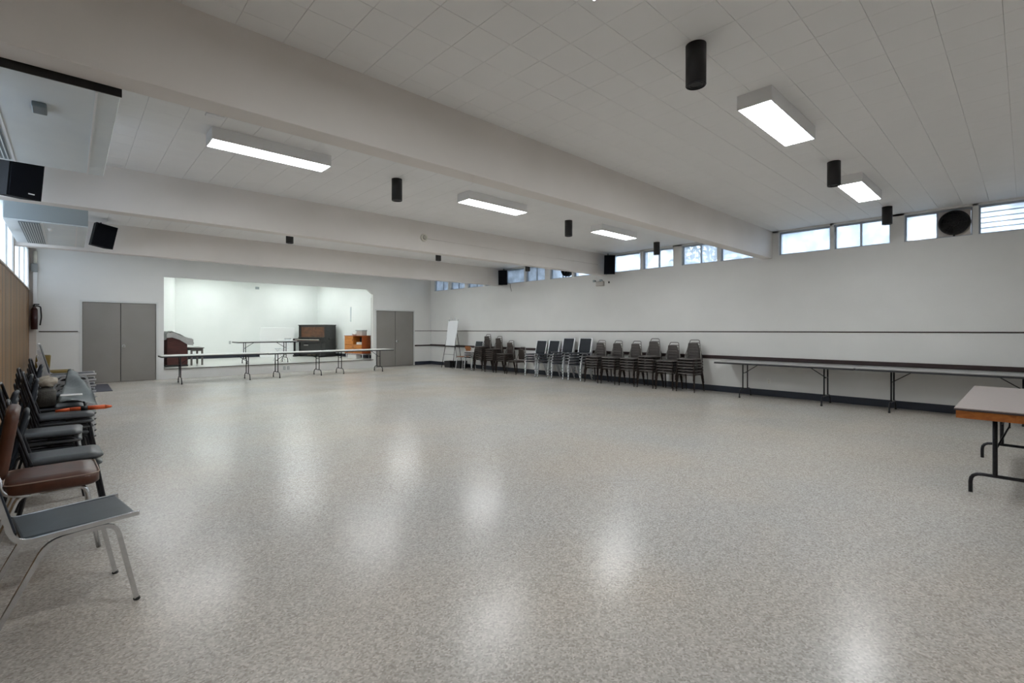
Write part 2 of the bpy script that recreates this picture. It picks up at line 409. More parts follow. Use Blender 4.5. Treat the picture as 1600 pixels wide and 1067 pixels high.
wn = 0
for (yh, yl, div, kind) in wins:
    wn += 1; z0, z1 = ZS, ZC - .035; xp = XR + .10; f = .022
    b = nb()
    box(b, (xp - .03, yl, z0), (xp + .03, yh, z0 + f)); box(b, (xp - .03, yl, z1 - .03), (xp + .03, yh, z1))
    box(b, (xp - .03, yl, z0 + f), (xp + .03, yl + f, z1 - .03)); box(b, (xp - .03, yh - f, z0 + f), (xp + .03, yh, z1 - .03))
    for d in div: box(b, (xp - .03, d - .014, z0 + f), (xp + .03, d + .014, z1 - .03))
    W = struct('window_%d' % wn, b, M_frame)
    edges = [yl + f] + sorted(div) + [yh - f]
    for e0, e1 in zip(edges, edges[1:]):
        lo_, hi_ = e0 + (.014 if e0 in div else 0), e1 - (.014 if e1 in div else 0)
        if kind == 'fan' and hi_ < 1.04:
            b = nb()      # grey panel with a round hole, built as a ring of quads round the fan
            yc, zc = (lo_ + hi_) / 2, (z0 + z1) / 2; n = 32; r = .197
            sq = [(lo_, z0 + f), (hi_, z1 - .03)]
            V1, V2 = [], []
            for k in range(n):
                a = 2 * math.pi * k / n; c, s = math.cos(a), math.sin(a)
                q = min((hi_ - yc) / abs(c) if abs(c) > 1e-6 else 9, (z1 - .03 - zc) / abs(s) if abs(s) > 1e-6 else 9)
                q = max(q, r + .001)
                V1.append(b.verts.new((XR + .055, yc + r * c, zc + r * s))); V2.append(b.verts.new((XR + .055, yc + q * c, zc + q * s)))
            cc = [b.verts.new((XR + .055, y_, z_)) for y_, z_ in ((hi_, z1 - .03), (lo_, z1 - .03), (lo_, z0 + f), (hi_, z0 + f))]
            for k in range(n): b.faces.new((V1[k], V1[(k + 1) % n], V2[(k + 1) % n], V2[k]))
            for m_, k in ((0, n // 8), (1, 3 * n // 8), (2, 5 * n // 8), (3, 7 * n // 8)):
                for kk in (k - 1, k, k + 1):
                    try: b.faces.new((V2[kk % n], V2[(kk + 1) % n], cc[m_]))
                    except ValueError: pass
            box(b, (XR + .058, lo_, z0 + f), (XR + .09, hi_, z0 + f + .02)); box(b, (XR + .058, lo_, z1 - .05), (XR + .09, hi_, z1 - .03))
            FR = thing('exhaust_fan', 'round black exhaust fan in a grey panel in the high window row', 'fan', (0, 0, 0))
            obj('mounting_panel', b, M_pier, FR); fan(FR, yc, zc)
        elif kind == 'fan2' and lo_ < (yh + yl) / 2 - .05:
            FR = thing('exhaust_fan', 'half hidden black fan in the far clerestory row, above the middle beam end', 'fan', (0, 0, 0)); fan(FR, (lo_ + hi_) / 2, (z0 + z1) / 2)
            b = nb(); box(b, (xp - .003, lo_, z0 + f), (xp + .003, hi_, z1 - .03)); obj('window_pane', b, M_glass, W)
        elif kind == 'louvre':
            for k in range(5):
                zz = z0 + f + (z1 - .03 - z0 - f) * (k + .5) / 5
                M = Matrix.Translation((xp, 0, zz)) @ Matrix.Rotation(math.radians(-12), 4, 'Y')
                b = nb(); box(b, (-.003, lo_, -.052), (.003, hi_, .046), M=M); obj('glass_louvre', b, M_glass, W)
                if k: b = nb(); box(b, (xp - .01, lo_, zz - .0475), (xp + .01, hi_, zz - .041)); obj('louvre_rail', b, M_trimw, W)
        else:
            b = nb(); box(b, (xp - .003, lo_, z0 + f), (xp + .003, hi_, z1 - .03)); obj('window_pane', b, M_glass, W)

# left wall: boarded below, windows above
LW = nb(); box(LW, (XL - .25, YB - .2, 0), (XL - .014, YF + .2, ZSL - .02))
lw = []
y = 16.30
spans = [(16.25, 15.0), (14.92, 13.65), (13.57, 12.42), (12.1, 11.0), (10.92, 9.65), (9.57, 8.1), (7.8, 6.4), (6.3, 5.1), (5.0, 3.9)]
cur = YB - .2
for yh, yl in sorted(spans, key=lambda q: q[0]):
    box(LW, (XL - .25, cur, ZSL - .02), (XL, yl, ZC + .05)); cur = yh
box(LW, (XL - .25, cur, ZSL - .02), (XL, YF + .2, ZC + .05))
box(LW, (XL - .25, YB - .2, 3.36), (XL, YF + .2, ZC + .05))
wl = struct('wall_left', LW, M_pier)
for yh, yl in spans:
    wn += 1; xp = XL - .012; b = nb()
    for A in (((xp - .02, yl, ZSL - .02), (xp + .014, yh, ZSL + .02)), ((xp - .02, yl, 3.33), (xp + .014, yh, 3.36)), ((xp - .02, yl, ZSL + .02), (xp + .014, yl + .03, 3.33)), ((xp - .02, yh - .03, ZSL + .02), (xp + .02, yh, 3.33))): box(b, *A)
    W = struct('window_%d' % wn, b, M_trimw)
    b = nb(); box(b, (xp - .003, yl + .03, ZSL + .02), (xp + .003, yh - .03, 3.33)); obj('window_pane', b, M_frost, W)
b = nb(); box(b, (XL - .06, YB, ZSL - .035), (XL + .02, YF, ZSL - .005), .004, seg=1); struct('trim_1', b, M_pier)
PW = .22
M_planks = [mat('wood_panelling_%s' % n_, c1, .5, wood=(c2, (1, 8, .6), 4)) for n_, c1, c2 in (('tan', (.30, .165, .06), (.17, .09, .034)), ('brown', (.15, .08, .034), (.09, .048, .022)), ('grey', (.22, .14, .07), (.13, .08, .042)))]
protos = []
for m_ in M_planks:
    b = nb(); box(b, (XL - .014, .005, 0), (XL, PW - .005, ZSL - .035), .004, seg=1); protos.append(obj('wall_plank', b, m_, wl, (0, 0, 0)))
k = 0; y = YF - PW; first = set()
while y > YB:
    pi = (0, 1, 0, 2, 1, 0, 2, 2, 1)[k % 9]
    if pi not in first: first.add(pi); protos[pi].location = (0, y, 0)
    else: c = protos[pi].copy(); COL.objects.link(c); c.location = (0, y, 0)
    y -= PW; k += 1

# back wall behind the camera
b = nb(); box(b, (XL - .25, YB - .25, 0), (XR + .25, YB, ZC + .05)); struct('wall_back', b, M_wall)

# far wall with stage opening and two double doors
D1 = (.235, 1.665 + .11); D2 = (8.425, 10.02); DH = 2.125
SX0, SX1, SZ1 = 1.95, 8.298, 2.90
b = nb(); y0, y1 = YF, YF + .15
box(b, (XL - .25, y0, 0), (D1[0], y1, ZC + .05)); box(b, (D1[0], y0, DH), (D1[1], y1, ZC + .05)); box(b, (D1[1], y0, 0), (SX0, y1, ZC + .05))
box(b, (SX0, y0, SZ1), (SX1, y1, ZC + .05)); box(b, (SX0, y0, 0), (SX1, y1, SF - .001))
prism(b, [(SX1 - .22, y0, SZ1), (SX1, y0, SZ1), (SX1, y0, SZ1 - .17)], (0, .15, 0))
box(b, (SX1, y0, 0), (D2[0], y1, ZC + .05)); box(b, (D2[0], y0, DH), (D2[1], y1, ZC + .05)); box(b, (D2[1], y0, 0), (XR + .25, y1, ZC + .05))
struct('wall_far', b, M_wall)
b = nb(); box(b, (XL, YF - .02, 0), (-.60, YF, ZC), .003, seg=1); struct('trim_2', b, M_pier)
# stage shell
b = nb(); box(b, (1.5, y1, SF - .06), (8.9, 21.6, SF)); box(b, (SX0, YF - .03, SF - .035), (SX1, y1, SF)); struct('stage_floor', b, mat('stage_vinyl', (.60, .60, .57), .28, noise=((.54, .54, .51), 60, .35, .65)))
b = nb(); box(b, (SX0, YF - .036, SF - .02), (SX1, YF - .03, SF - .003)); struct('trim_3', b, M_rail)
b = nb()
prism(b, [(1.72, y1, SF), (2.86, 21.35, SF), (2.6, 21.5, SF), (1.5, y1, SF)], (0, 0, 3.4))
struct('wall_stage_left', b, M_stage)
b = nb(); prism(b, [(8.62, y1, SF), (8.02, 21.35, SF), (8.3, 21.5, SF), (8.9, y1, SF)], (0, 0, 3.4)); struct('wall_stage_right', b, M_stage)
b = nb(); box(b, (2.3, 21.3, SF), (8.6, 21.5, 3.7)); struct('wall_stage_back', b, M_stage)
b = nb(); box(b, (1.5, y1, 3.55), (8.9, 21.5, 3.75)); box(b, (1.5, y1, ZC), (8.9, y1 + .05, 3.75)); struct('ceiling_stage', b, M_stage)
b = nb(); box(b, (2.9, 21.28, SF), (8.0, 21.3, SF + .12)); struct('baseboard_stage_back', b, M_base)
b = nb(); prism(b, [(8.605, y1, SF), (8.015, 21.28, SF), (8.035, 21.28, SF), (8.62, y1, SF)], (0, 0, .12)); struct('baseboard_stage_right', b, M_base)

b = nb(); box(b, (-1, YF + .16, -.1), (1.49, YF + .3, 2.6)); box(b, (1.49, YF + .16, -.1), (1.9, YF + .2, 2.6)); struct('added_backing_left_door', b, M_base)  # dark backing added behind the left doors, blocks sky light at the gaps
b = nb(); box(b, (8.95, YF + .16, -.1), (11, YF + .3, 2.6)); box(b, (8.3, YF + .151, -.1), (8.95, YF + .17, 2.6)); struct('added_backing_right_door', b, M_base)  # same added backing for the right doors, keeps outside light out
# doors
def door(n, x0, x1, knob_x):
    b = nb(); f = .05
    box(b, (x0 - f, YF - .015, 0), (x0, YF + .1, DH + f)); box(b, (x1, YF - .015, 0), (x1 + f, YF + .1, DH + f)); box(b, (x0, YF - .015, DH), (x1, YF + .1, DH + f))
    fr = struct('door_%d' % n, b, M_trimw)
    xm = (x0 + x1) / 2
    for a, c in ((x0 + .004, xm - .006), (xm + .006, x1 - .004)):
        b = nb(); box(b, (a, YF + .01, .008), (c, YF + .055, DH - .004), .003, seg=1); lf = obj('door_leaf', b, M_door, fr)
        if a < knob_x < c:
            b = nb(); cyl(b, (knob_x, YF + .01, .96), (knob_x, YF - .04, .96), .015); 
            cyl(b, (knob_x, YF - .035, .96), (knob_x, YF - .065, .96), .027, .022); obj('door_knob', b, M_chrome, lf)
            b = nb(); cyl(b, (knob_x, YF + .01, .96), (knob_x, YF + .004, .96), .035); obj('knob_plate', b, M_alu, lf)
door(1, D1[0], D1[1], 1.07); door(2, D2[0], D2[1], 9.29)

# rails and baseboards
b = nb(); box(b, (XR - .012, YB, 1.347), (XR, YF, 1.368), .003, seg=1); struct('trim_4', b, M_rail)
b = nb(); box(b, (XR - .035, YB, .745), (XR, YF, .82), .008, seg=1); struct('trim_5', b, M_railb)
b = nb(); box(b, (D2[1] + .06, YF - .012, 1.347), (XR, YF, 1.368)); struct('trim_6', b, M_rail)
b = nb(); box(b, (D2[1] + .06, YF - .035, .745), (XR, YF, .80)); struct('trim_7', b, M_railb)
b = nb(); box(b, (-.56, YF - .012, 1.347), (D1[0] - .08, YF, 1.368)); struct('trim_8', b, M_rail)
b = nb(); box(b, (XR - .012, YB, 0), (XR, YF, .135), .004, seg=1); struct('baseboard_right', b, M_base)
b = nb(); box(b, (D2[1] + .06, YF - .012, 0), (XR, YF, .135), .004, seg=1); struct('baseboard_far', b, M_base)

# ================================================================== CEILING LIGHTS
def make_light(m):
    r = thing('ceiling_light', '', 'ceiling light')
    b = nb(); L, W_, H = 1.22, .285, .125; t = .01
    box(b, (-L / 2, -W_ / 2, -H), (L / 2, -W_ / 2 + t, 0)); box(b, (-L / 2, W_ / 2 - t, -H), (L / 2, W_ / 2, 0))
    box(b, (-L / 2, -W_ / 2 + t, -H), (-L / 2 + t, W_ / 2 - t, 0)); box(b, (L / 2 - t, -W_ / 2 + t, -H), (L / 2, W_ / 2 - t, 0))
    box(b, (-L / 2 + t, -W_ / 2 + t, -.02), (L / 2 - t, W_ / 2 - t, 0))
    obj('housing', b, M_white, r)
    b = nb(); box(b, (-L / 2 + t, -W_ / 2 + t, -H + .002), (L / 2 - t, W_ / 2 - t, -H + .008)); obj('diffuser', b, m, r)
    register(r); return r
LT = make_light(M_emit)
LX = {0: 'left', 1: 'middle', 2: 'right'}
bays = [(1.6, 'nearest ceiling bay'), (5.75, 'second ceiling bay, past the near beam'), (9.97, 'third ceiling bay, behind the second beam'), (14.2, 'last ceiling bay before the stage'), (-2.55, 'unseen bay behind the photographer, added as fill')]
for by, bn in bays:
    for xi, X in enumerate((1.665, 4.94, 8.2)):
        if by < 0 and xi != 1: continue  # behind the camera only one unseen light, added to brighten the near ceiling
        place(LT, (X, by, ZC), 0, 'white boxed fluorescent light, %s one in the %s' % (LX[xi], bn), 'fluorescent ceiling lights')
LS = make_light(M_emits)
for i_, (X, Y) in enumerate(((3.4, 17.9), (6.9, 17.9), (3.8, 20.1), (6.8, 20.1))):
    place(LS, (X, Y, 3.55), 0, 'white boxed light above the stage, %s %s' % (('front', 'front', 'rear', 'rear')[i_], ('left', 'right')[i_ % 2]), 'stage ceiling lights')

# black cylinder downlights
r = thing('cylinder_downlight', '', 'downlight')
b = nb(); cyl(b, (0, 0, 0), (0, 0, -.285), .071, n=32); obj('can', b, M_black, r)
b = nb(); tube(b, [(.066 * math.cos(2 * math.pi * k / 32), .066 * math.sin(2 * math.pi * k / 32), -.288) for k in range(32)], .006, 6, closed=True)
tube(b, [(.045 * math.cos(2 * math.pi * k / 32), .045 * math.sin(2 * math.pi * k / 32), -.287) for k in range(32)], .004, 6, closed=True); obj('rim_ring', b, M_dark, r)
register(r)
DL = [((3.33, 1.63), 'black ceiling cylinder nearest the camera, left of the near light'), ((6.89, 1.61), 'black ceiling cylinder between the two right-hand lights'), ((10.06, 1.59), 'black ceiling cylinder close to the right window row, near bay'),
      ((3.29, 5.87), 'black ceiling cylinder in second bay, between left and middle lights'), ((6.92, 5.89), 'black ceiling cylinder in second bay, left of its right light'), ((10.15, 5.93), 'black ceiling cylinder in second bay by the windows'),
      ((3.3, 10.25), 'black cylinder tip just under the second beam, leftmost'), ((6.93, 10.25), 'black cylinder tip just under the second beam, further right'), ((10.15, 10.25), 'black cylinder beside the far windows, mostly behind second beam')]
for (X, Y), lb in DL: place(r, (X, Y, ZC), 0, lb, 'black ceiling cylinders')

# ================================================================== CHAIRS
def chair_banquet(seat_m, back_m, frame_m, nm='stacking_chair', handle=None):
    r = thing(nm, '', 'chair')
    b = nb(); slab(b, (.0, 0, .415), .40, .42, .030, 1.06, .05, crown=.010); obj('seat', b, seat_m, r)
    # back pad: tapered, leaning
    b = nb(); M = Matrix.Rotation(math.radians(-76), 4, 'Y') ; slab(b, (-.232, 0, .615), .375, .345, .032, .62, .03, M=M); obj('backrest', b, back_m, r)
    b = nb(); top = [(-.17, .19, .40), (-.19, .19, .47), (-.272, .122, .775), (-.287, .105, .845), (-.287, -.105, .845), (-.272, -.122, .775), (-.19, -.19, .47), (-.17, -.19, .40)]
    tube(b, top, .0105, 8, .035); obj('back_frame', b, handle or frame_m, r)
    for s in (-1, 1):
        b = nb(); tube(b, [(0, s * .19, .385), (.165, s * .19, .385), (.225, s * .215, 0)], .011, 8, .04); obj('leg', b, frame_m, r)
        b = nb(); tube(b, [(0, s * .18, .385), (-.17, s * .18, .385), (-.25, s * .215, 0)], .011, 8, .04); obj('leg', b, frame_m, r)
    for xr in (.15, -.15): b = nb(); tube(b, [(xr, -.185, .375), (xr, .185, .375)], .009, 6); obj('seat_rail', b, frame_m, r)
    register(r); return r
def chair_chrome(seat_m, back_m, frame_m, nm='chrome_framed_chair', sq=True):
    r = thing(nm, '', 'chair')
    b = nb(); box(b, (-.185, -.195, .428), (.235, .195, .452), .01); obj('seat', b, seat_m, r)
    b = nb(); M = Matrix.Translation((-.252, 0, .655)) @ Matrix.Rotation(math.radians(-14), 4, 'Y'); box(b, (-.012, -.19, -.185), (.012, .19, .185), .01, M=M); obj('backrest', b, back_m, r)
    for s in (-1, 1):
        y = s * .208
        b = nb(); tube(b, [(-.305, y, .85), (-.208, y, .435), (.245, y, .447)], .0115, 8, .06, sq=sq); obj('side_rail', b, frame_m, r)
        b = nb(); tube(b, [(.02, y, .418), (.15, y, .424), (.235, s * .213, 0)], .0115, 8, .06, sq=sq); lg = obj('leg', b, frame_m, r)
        b = nb(); cyl(b, (.232, s * .213, .012), (.2365, s * .213, 0), .0145, n=10); obj('rubber_foot', b, M_rubber, lg)
        b = nb(); tube(b, [(.02, y, .418), (-.10, y, .41), (-.30, s * .213, 0)], .0115, 8, .06, sq=sq); lg = obj('leg', b, frame_m, r)
        b = nb(); cyl(b, (-.292, s * .213, .012), (-.3, s * .213, 0), .0145, n=10); obj('rubber_foot', b, M_rubber, lg)
    b = nb(); tube(b, [(-.304, -.208, .845), (-.304, .208, .845)], .009, 6); obj('top_rail', b, frame_m, r)
    register(r); return r
PI = math.pi
A_grey = chair_banquet(M_vin, M_vin, M_darkb, handle=mat('worn_handle', (.22, .21, .20), .35, .8))
A_brown = chair_banquet(M_vinb, M_vinb, M_darkb, handle=mat('worn_handle', (.22, .21, .20), .35, .8))
A_slate = chair_banquet(M_ving, M_blk, M_dark)
B_blk = chair_chrome(M_blk, M_blk, M_alu)
ORD = ['topmost', 'second from the top', 'third from the top', 'fourth from the top', 'fifth from the top', 'sixth from the top', 'seventh from the top', 'eighth from the top']
def stack(proto, x, y, rz, n, dz, desc, where, group, fwd=.006, jit=.003):
    out = []
    for i in range(n):
        top_i = n - 1 - i
        pos = 'lowest' if (i == 0 and n > 1) else ORD[top_i]
        lab = '%s, %s in stack %s' % (desc, pos, where) if n > 1 else '%s, %s' % (desc, where)
        dx, dy = math.cos(rz) * fwd * i, math.sin(rz) * fwd * i
        out.append(place(proto, (x + dx + random.uniform(-jit, jit), y + dy + random.uniform(-jit, jit), dz * i), rz + random.uniform(-.02, .02), lab, group))
    return out
GR = 'stacked chairs along the right wall'
XS = 10.37
dg, db, dc = 'grey vinyl banquet chair', 'dark brown vinyl banquet chair', 'chrome chair with black back'
for x, y, n, dz, wh in ((XS, 5.22, 6, .064, 'nearest the tables'), (XS, 5.74, 5, .063, 'second from the tables'), (XS, 6.24, 6, .067, 'third from the tables'), (XS, 6.76, 5, .066, 'fourth from the tables'),
                        (XS, 7.32, 5, .066, 'fifth from the tables'), (XS, 7.86, 5, .067, 'next to the chrome stacks')):
    stack(A_grey, x, y, PI, n, dz, dg, wh, GR)
for x, y, n, dz, wh in ((XS, 8.43, 5, .079, 'nearest the grey vinyl chairs'), (XS, 9.06, 5, .077, 'second from grey vinyl chairs'), (XS, 9.62, 4, .077, 'third from grey vinyl chairs'), (XS, 10.14, 4, .075, 'farthest from the tables')):
    stack(B_blk, x, y, PI, n, dz, dc, wh, GR, fwd=0.0, jit=.001)
stack(A_brown, XS, 10.98, PI, 1, 0, 'dark brown banquet chair with thin loop handle', 'standing alone beside the chrome stacks', GR)
for x, y, n, dz, wh in ((XS, 11.5, 4, .066, 'beside the single brown chair'), (XS, 12.06, 6, .067, 'between two brown stacks'), (XS, 12.64, 7, .066, 'reaching highest, near the easel')):
    stack(A_brown, x, y, PI, n, dz, db, wh, GR)
stack(B_blk, XS, 13.2, PI, 3, .076, 'chrome chair with black back', 'beside the wooden chair', GR, fwd=0.0, jit=.001)
# wooden chair by the easel
r = thing('wooden_chair', 'orange varnished plywood chair with pale metal legs near the easel', 'chair', (XS, 13.76, 0), PI)
b = nb(); slab(b, (0, 0, .44), .38, .38, .02, 1.03, .05); obj('seat', b, M_seatw, r)
b = nb(); slab(b, (-.22, 0, .72), .34, .17, .016, 1, .04, M=Matrix.Rotation(math.radians(-78), 4, 'Y')); obj('backrest', b, M_seatw, r)
for s in (-1, 1):
    b = nb(); tube(b, [(0, s * .17, .42), (.15, s * .17, .42), (.2, s * .19, 0)], .011, 8, .04); obj('leg', b, M_alu, r)
    b = nb(); tube(b, [(0, s * .16, .42), (-.15, s * .16, .42), (-.22, s * .19, 0)], .011, 8, .04); obj('leg', b, M_alu, r)
    b = nb(); tube(b, [(-.1, s * .16, .42), (-.19, s * .16, .46), (-.235, s * .15, .78)], .010, 8, .04); obj('back_post', b, M_alu, r)

# left side -------------------------------------------------------------
GL = 'chairs along the panelled left wall'
N1 = place(chair_chrome(M_teal, M_blk, M_chrome, 'chrome_framed_chair'), (-.008, 3.32, 0), math.radians(8.5), 'chrome chair with flat worn black vinyl seat, nearest the camera', GL)
r = thing('padded_chair', 'brown leatherette padded chair with chrome legs behind the front chair', 'chair', (-.08, 4.26, 0), math.radians(2), GL)
b = nb(); slab(b, (0, 0, .455), .45, .43, .075, 1.03, .06, crown=.012); st = obj('seat', b, M_rust, r)
pts = []
for sx, sy in ((1, 1), (-1, 1), (-1, -1), (1, -1)):
    for k in range(5):
        a = math.radians({(1, 1): 0, (-1, 1): 90, (-1, -1): 180, (1, -1): 270}[(sx, sy)] + 90 * k / 4)
        pts.append((sx * .155 + .06 * math.cos(a), sy * .165 + .06 * math.sin(a), .486))
b = nb(); tube(b, pts, .004, 6, closed=True); obj('piping', b, mat('pale_piping', (.35, .25, .2), .5), st)
b = nb(); slab(b, (-.20, 0, .72), .42, .42, .06, .94, .07, M=Matrix.Rotation(math.radians(-82), 4, 'Y')); obj('backrest', b, M_rust, r)
for s in (-1, 1):
    b = nb(); tube(b, [(-.05, s * .18, .41), (.15, s * .18, .41), (.21, s * .2, 0)], .0125, 8, .05); obj('leg', b, M_chrome, r)
    b = nb(); tube(b, [(-.05, s * .17, .41), (-.15, s * .17, .41), (-.29, s * .2, 0)], .0125, 8, .05); obj('leg', b, M_chrome, r)
    b = nb(); tube(b, [(-.1, s * .2, .41), (-.215, s * .2, .43), (-.25, s * .18, .66)], .0125, 8, .05); obj('back_post', b, M_chrome, r)
ds = 'slate grey vinyl chair'
stack(A_slate, -.035, 4.86, .03, 2, .055, ds, 'behind the padded chair', GL)
stack(A_slate, -.14, 5.62, 0, 3, .06, ds, 'two behind the padded chair', GL)
stack(A_slate, -.05, 6.36, .02, 4, .052, ds, 'under the orange bundle', GL)
stack(A_slate, -.12, 7.05, 0, 4, .052, ds, 'carrying the dark bag', GL)
stack(A_slate, -.07, 7.75, 0, 5, .055, ds, 'under the grey sheeting', GL)
stack(B_blk, .01, 8.55, 0, 6, .075, 'chrome chair with black seat', 'by the left doors', GL, fwd=0.0, jit=.002)
# mustard chair
r = thing('upholstered_chair', 'mustard yellow upholstered chair at the far left by the grey doors', 'chair', (-.15, 14.3, 0), 0, GL)
b = nb(); slab(b, (-.06, 0, .455), .54, .56, .12, 1, .05, crown=.01); obj('seat', b, M_must, r)
b = nb(); slab(b, (-.27, 0, .71), .50, .30, .22, .95, .06, M=Matrix.Rotation(math.radians(-86), 4, 'Y')); obj('backrest', b, M_must, r)
for s in (-1, 1):
    b = nb(); tube(b, [(0, s * .19, .40), (.17, s * .19, .40), (.21, s * .21, 0)], .012, 8, .04); obj('leg', b, M_dark, r)
    b = nb(); tube(b, [(0, s * .18, .40), (-.17, s * .18, .40), (-.24, s * .21, 0)], .012, 8, .04); obj('leg', b, M_dark, r)
    b = nb(); tube(b, [(-.1, s * .17, .41), (-.24, s * .17, .45), (-.29, s * .17, .78)], .011, 8, .04); obj('back_post', b, M_dark, r)

# things lying on the left chairs
b = nb(); slab(b, (0, 0, 0), .26, .17, .18, .92, .06, crown=.02); o = obj('seat_bag', b, M_bag, None, (-.19, 6.98, .69)); tag(o, 'dark olive bag on the chair stack, beige cloth spilling from it', 'bag')
def cloth_lump(name, c, s, seed, m):
    rnd = random.Random(seed); t = bmesh.new(); bmesh.ops.create_icosphere(t, subdivisions=3, radius=1)
    ph = [(rnd.uniform(0, 6), rnd.uniform(3, 7), Vector((rnd.uniform(-1, 1), rnd.uniform(-1, 1), rnd.uniform(-1, 1))).normalized()) for _ in range(8)]
    for v in t.verts:
        k = 1 + sum(.055 * math.sin(p + f * v.co.dot(d) * 2) for p, f, d in ph); v.co = v.co * k
    b = nb(); _merge(b, t, Matrix.Translation(c) @ Matrix.Diagonal((*s, 1)), smooth=True); return obj(name, b, m)
tag(cloth_lump('crumpled_cloth', (-.185, 7.10, .845), (.09, .2, .06), 3, M_beige), 'crumpled beige cloth on top of the dark bag', 'cloth')
# grey sheeting draped along several seats
b = nb(); nU, nV = 18, 8; G = []
for i in range(nU + 1):
    u = i / nU; Y = 6.55 + u * 2.0; row = []
    for j in range(nV + 1):
        v = j / nV; x0 = -.10 + .01 * math.sin(u * 5) + .09 * u; x1 = .20 - .10 * u + .015 * math.sin(u * 4 + 1)
        X = x0 + (x1 - x0) * v
        Z = .66 + .20 * u + .012 * math.sin(u * 19 + v * 3) + .02 * math.sin(v * 5 + u * 7) - (.02 * (v - .8) * 5 if v > .8 else 0)
        row.append(b.verts.new((X, Y, Z)))
    G.append(row)
for i in range(nU):
    for j in range(nV): f = b.faces.new((G[i][j], G[i + 1][j], G[i + 1][j + 1], G[i][j + 1])); f.smooth = True
bmesh.ops.solidify(b, geom=b.faces[:], thickness=.012)
o = obj('grey_sheet', b, M_tarp); tag(o, 'long grey folded sheeting laid across the left chair stacks', 'sheeting')
b = nb(); box(b, (-.075, 6.80, .706), (.10, 6.92, .718), .003, seg=1); q = obj('white_band', b, M_whitep, o, label='white strip across the sheeting')
# orange bundle with dark strap
r = thing('orange_bundle', 'long slim orange bundle with black strap lying across a chair stack', 'bundle', (0, 0, 0))
b = nb(); pts = [(-.1, 6.28, .625), (.0, 6.27, .632), (.12, 6.26, .634), (.26, 6.25, .634), (.31, 6.25, .632)]
rad = (.013, .018, .021, .021, .009)
for i in range(4): cyl(b, pts[i], pts[i + 1], rad[i], rad[i + 1], 14)
obj('furled_cover', b, M_orange, r)
b = nb(); cyl(b, (.08, 6.262, .634), (.13, 6.26, .634), .024, n=14); obj('strap', b, M_black, r)
# floor mat by the left doors
b = nb(); box(b, (-.45, 14.2, 0), (.72, 16.1, .012), .004, seg=1); tag(obj('floor_mat', b, M_rug), 'dark grey floor mat in front of the left double doors', 'mat')

# ================================================================== FOLDING TABLES
def folding_table(name, label, L, Wd, H, loc, rz, top_m, edge_m, group, inset=.4, post=.12, apron=.03):
    r = thing(name, label, 'table', loc, rz, group)
    b = nb(); box(b, (-L / 2, -Wd / 2, H - .018), (L / 2, Wd / 2, H), .004, seg=1); obj('table_top', b, top_m, r)
    b = nb(); e = .02
    box(b, (-L / 2, -Wd / 2, H - .018 - apron), (L / 2, -Wd / 2 + e, H - .018)); box(b, (-L / 2, Wd / 2 - e, H - .018 - apron), (L / 2, Wd / 2, H - .018))
    box(b, (-L / 2, -Wd / 2 + e, H - .018 - apron), (-L / 2 + e, Wd / 2 - e, H - .018)); box(b, (L / 2 - e, -Wd / 2 + e, H - .018 - apron), (L / 2, Wd / 2 - e, H - .018)); obj('apron', b, edge_m, r)
    for s in (-1, 1):
        x = s * (L / 2 - inset)
        for t in (-1, 1):
            b = nb(); tube(b, [(x, t * post, H - .03), (x, t * post, .17)], .0125, 8); lg = obj('leg', b, M_dark, r)
        b = nb(); tube(b, [(x, -.29, .0), (x, -.29, .10), (x, -.22, .165), (x, .22, .165), (x, .29, .10), (x, .29, .0)], .0125, 8, .05); ft = obj('foot_bar', b, M_dark, r)
        b = nb(); cyl(b, (x, -.29, 0), (x, -.29, .03), .017, n=10); cyl(b, (x, .29, 0), (x, .29, .03), .017, n=10); obj('rubber_feet', b, M_rubber, ft)
        b = nb(); tube(b, [(x, -post, .5), (x, post, .5)], .008, 6); tube(b, [(x, 0, .5), (x - s * .3, 0, H - .03)], .008, 6); obj('brace', b, M_dark, r)
    return r
GT = 'white folding tables'
folding_table('folding_table', 'long white folding table on the floor before the stage, leftmost of three', 2.44, .74, .745, (2.90, 15.02, 0), -.012, M_lamw, M_edge, GT, .43)
folding_table('folding_table', 'white folding table before the stage, middle of the three in a row', 1.86, .74, .742, (5.06, 15.0, 0), .01, M_lamw, M_edge, GT, .33)
folding_table('folding_table', 'white folding table before the stage, rightmost, in front of the orange cabinet', 2.10, .74, .745, (7.05, 15.03, 0), 0, M_lamw, M_edge, GT, .38)
folding_table('folding_table', 'thin white folding table standing up on the stage', 1.8, .74, .725, (4.78, 17.25, SF), 0, M_lamw, M_edge, GT, .28)
GW = 'grey folding tables along the right wall'
folding_table('folding_table', 'long grey folding table against the right wall, beside the chair stacks', 2.46, .72, .735, (10.41, 3.29, 0), PI / 2, M_lam, M_edge, GW, .5)
folding_table('folding_table', 'long grey folding table against the right wall, behind the orange edged table', 2.46, .74, .74, (10.40, .80, 0), PI / 2, M_lam, M_edge, GW, .46)
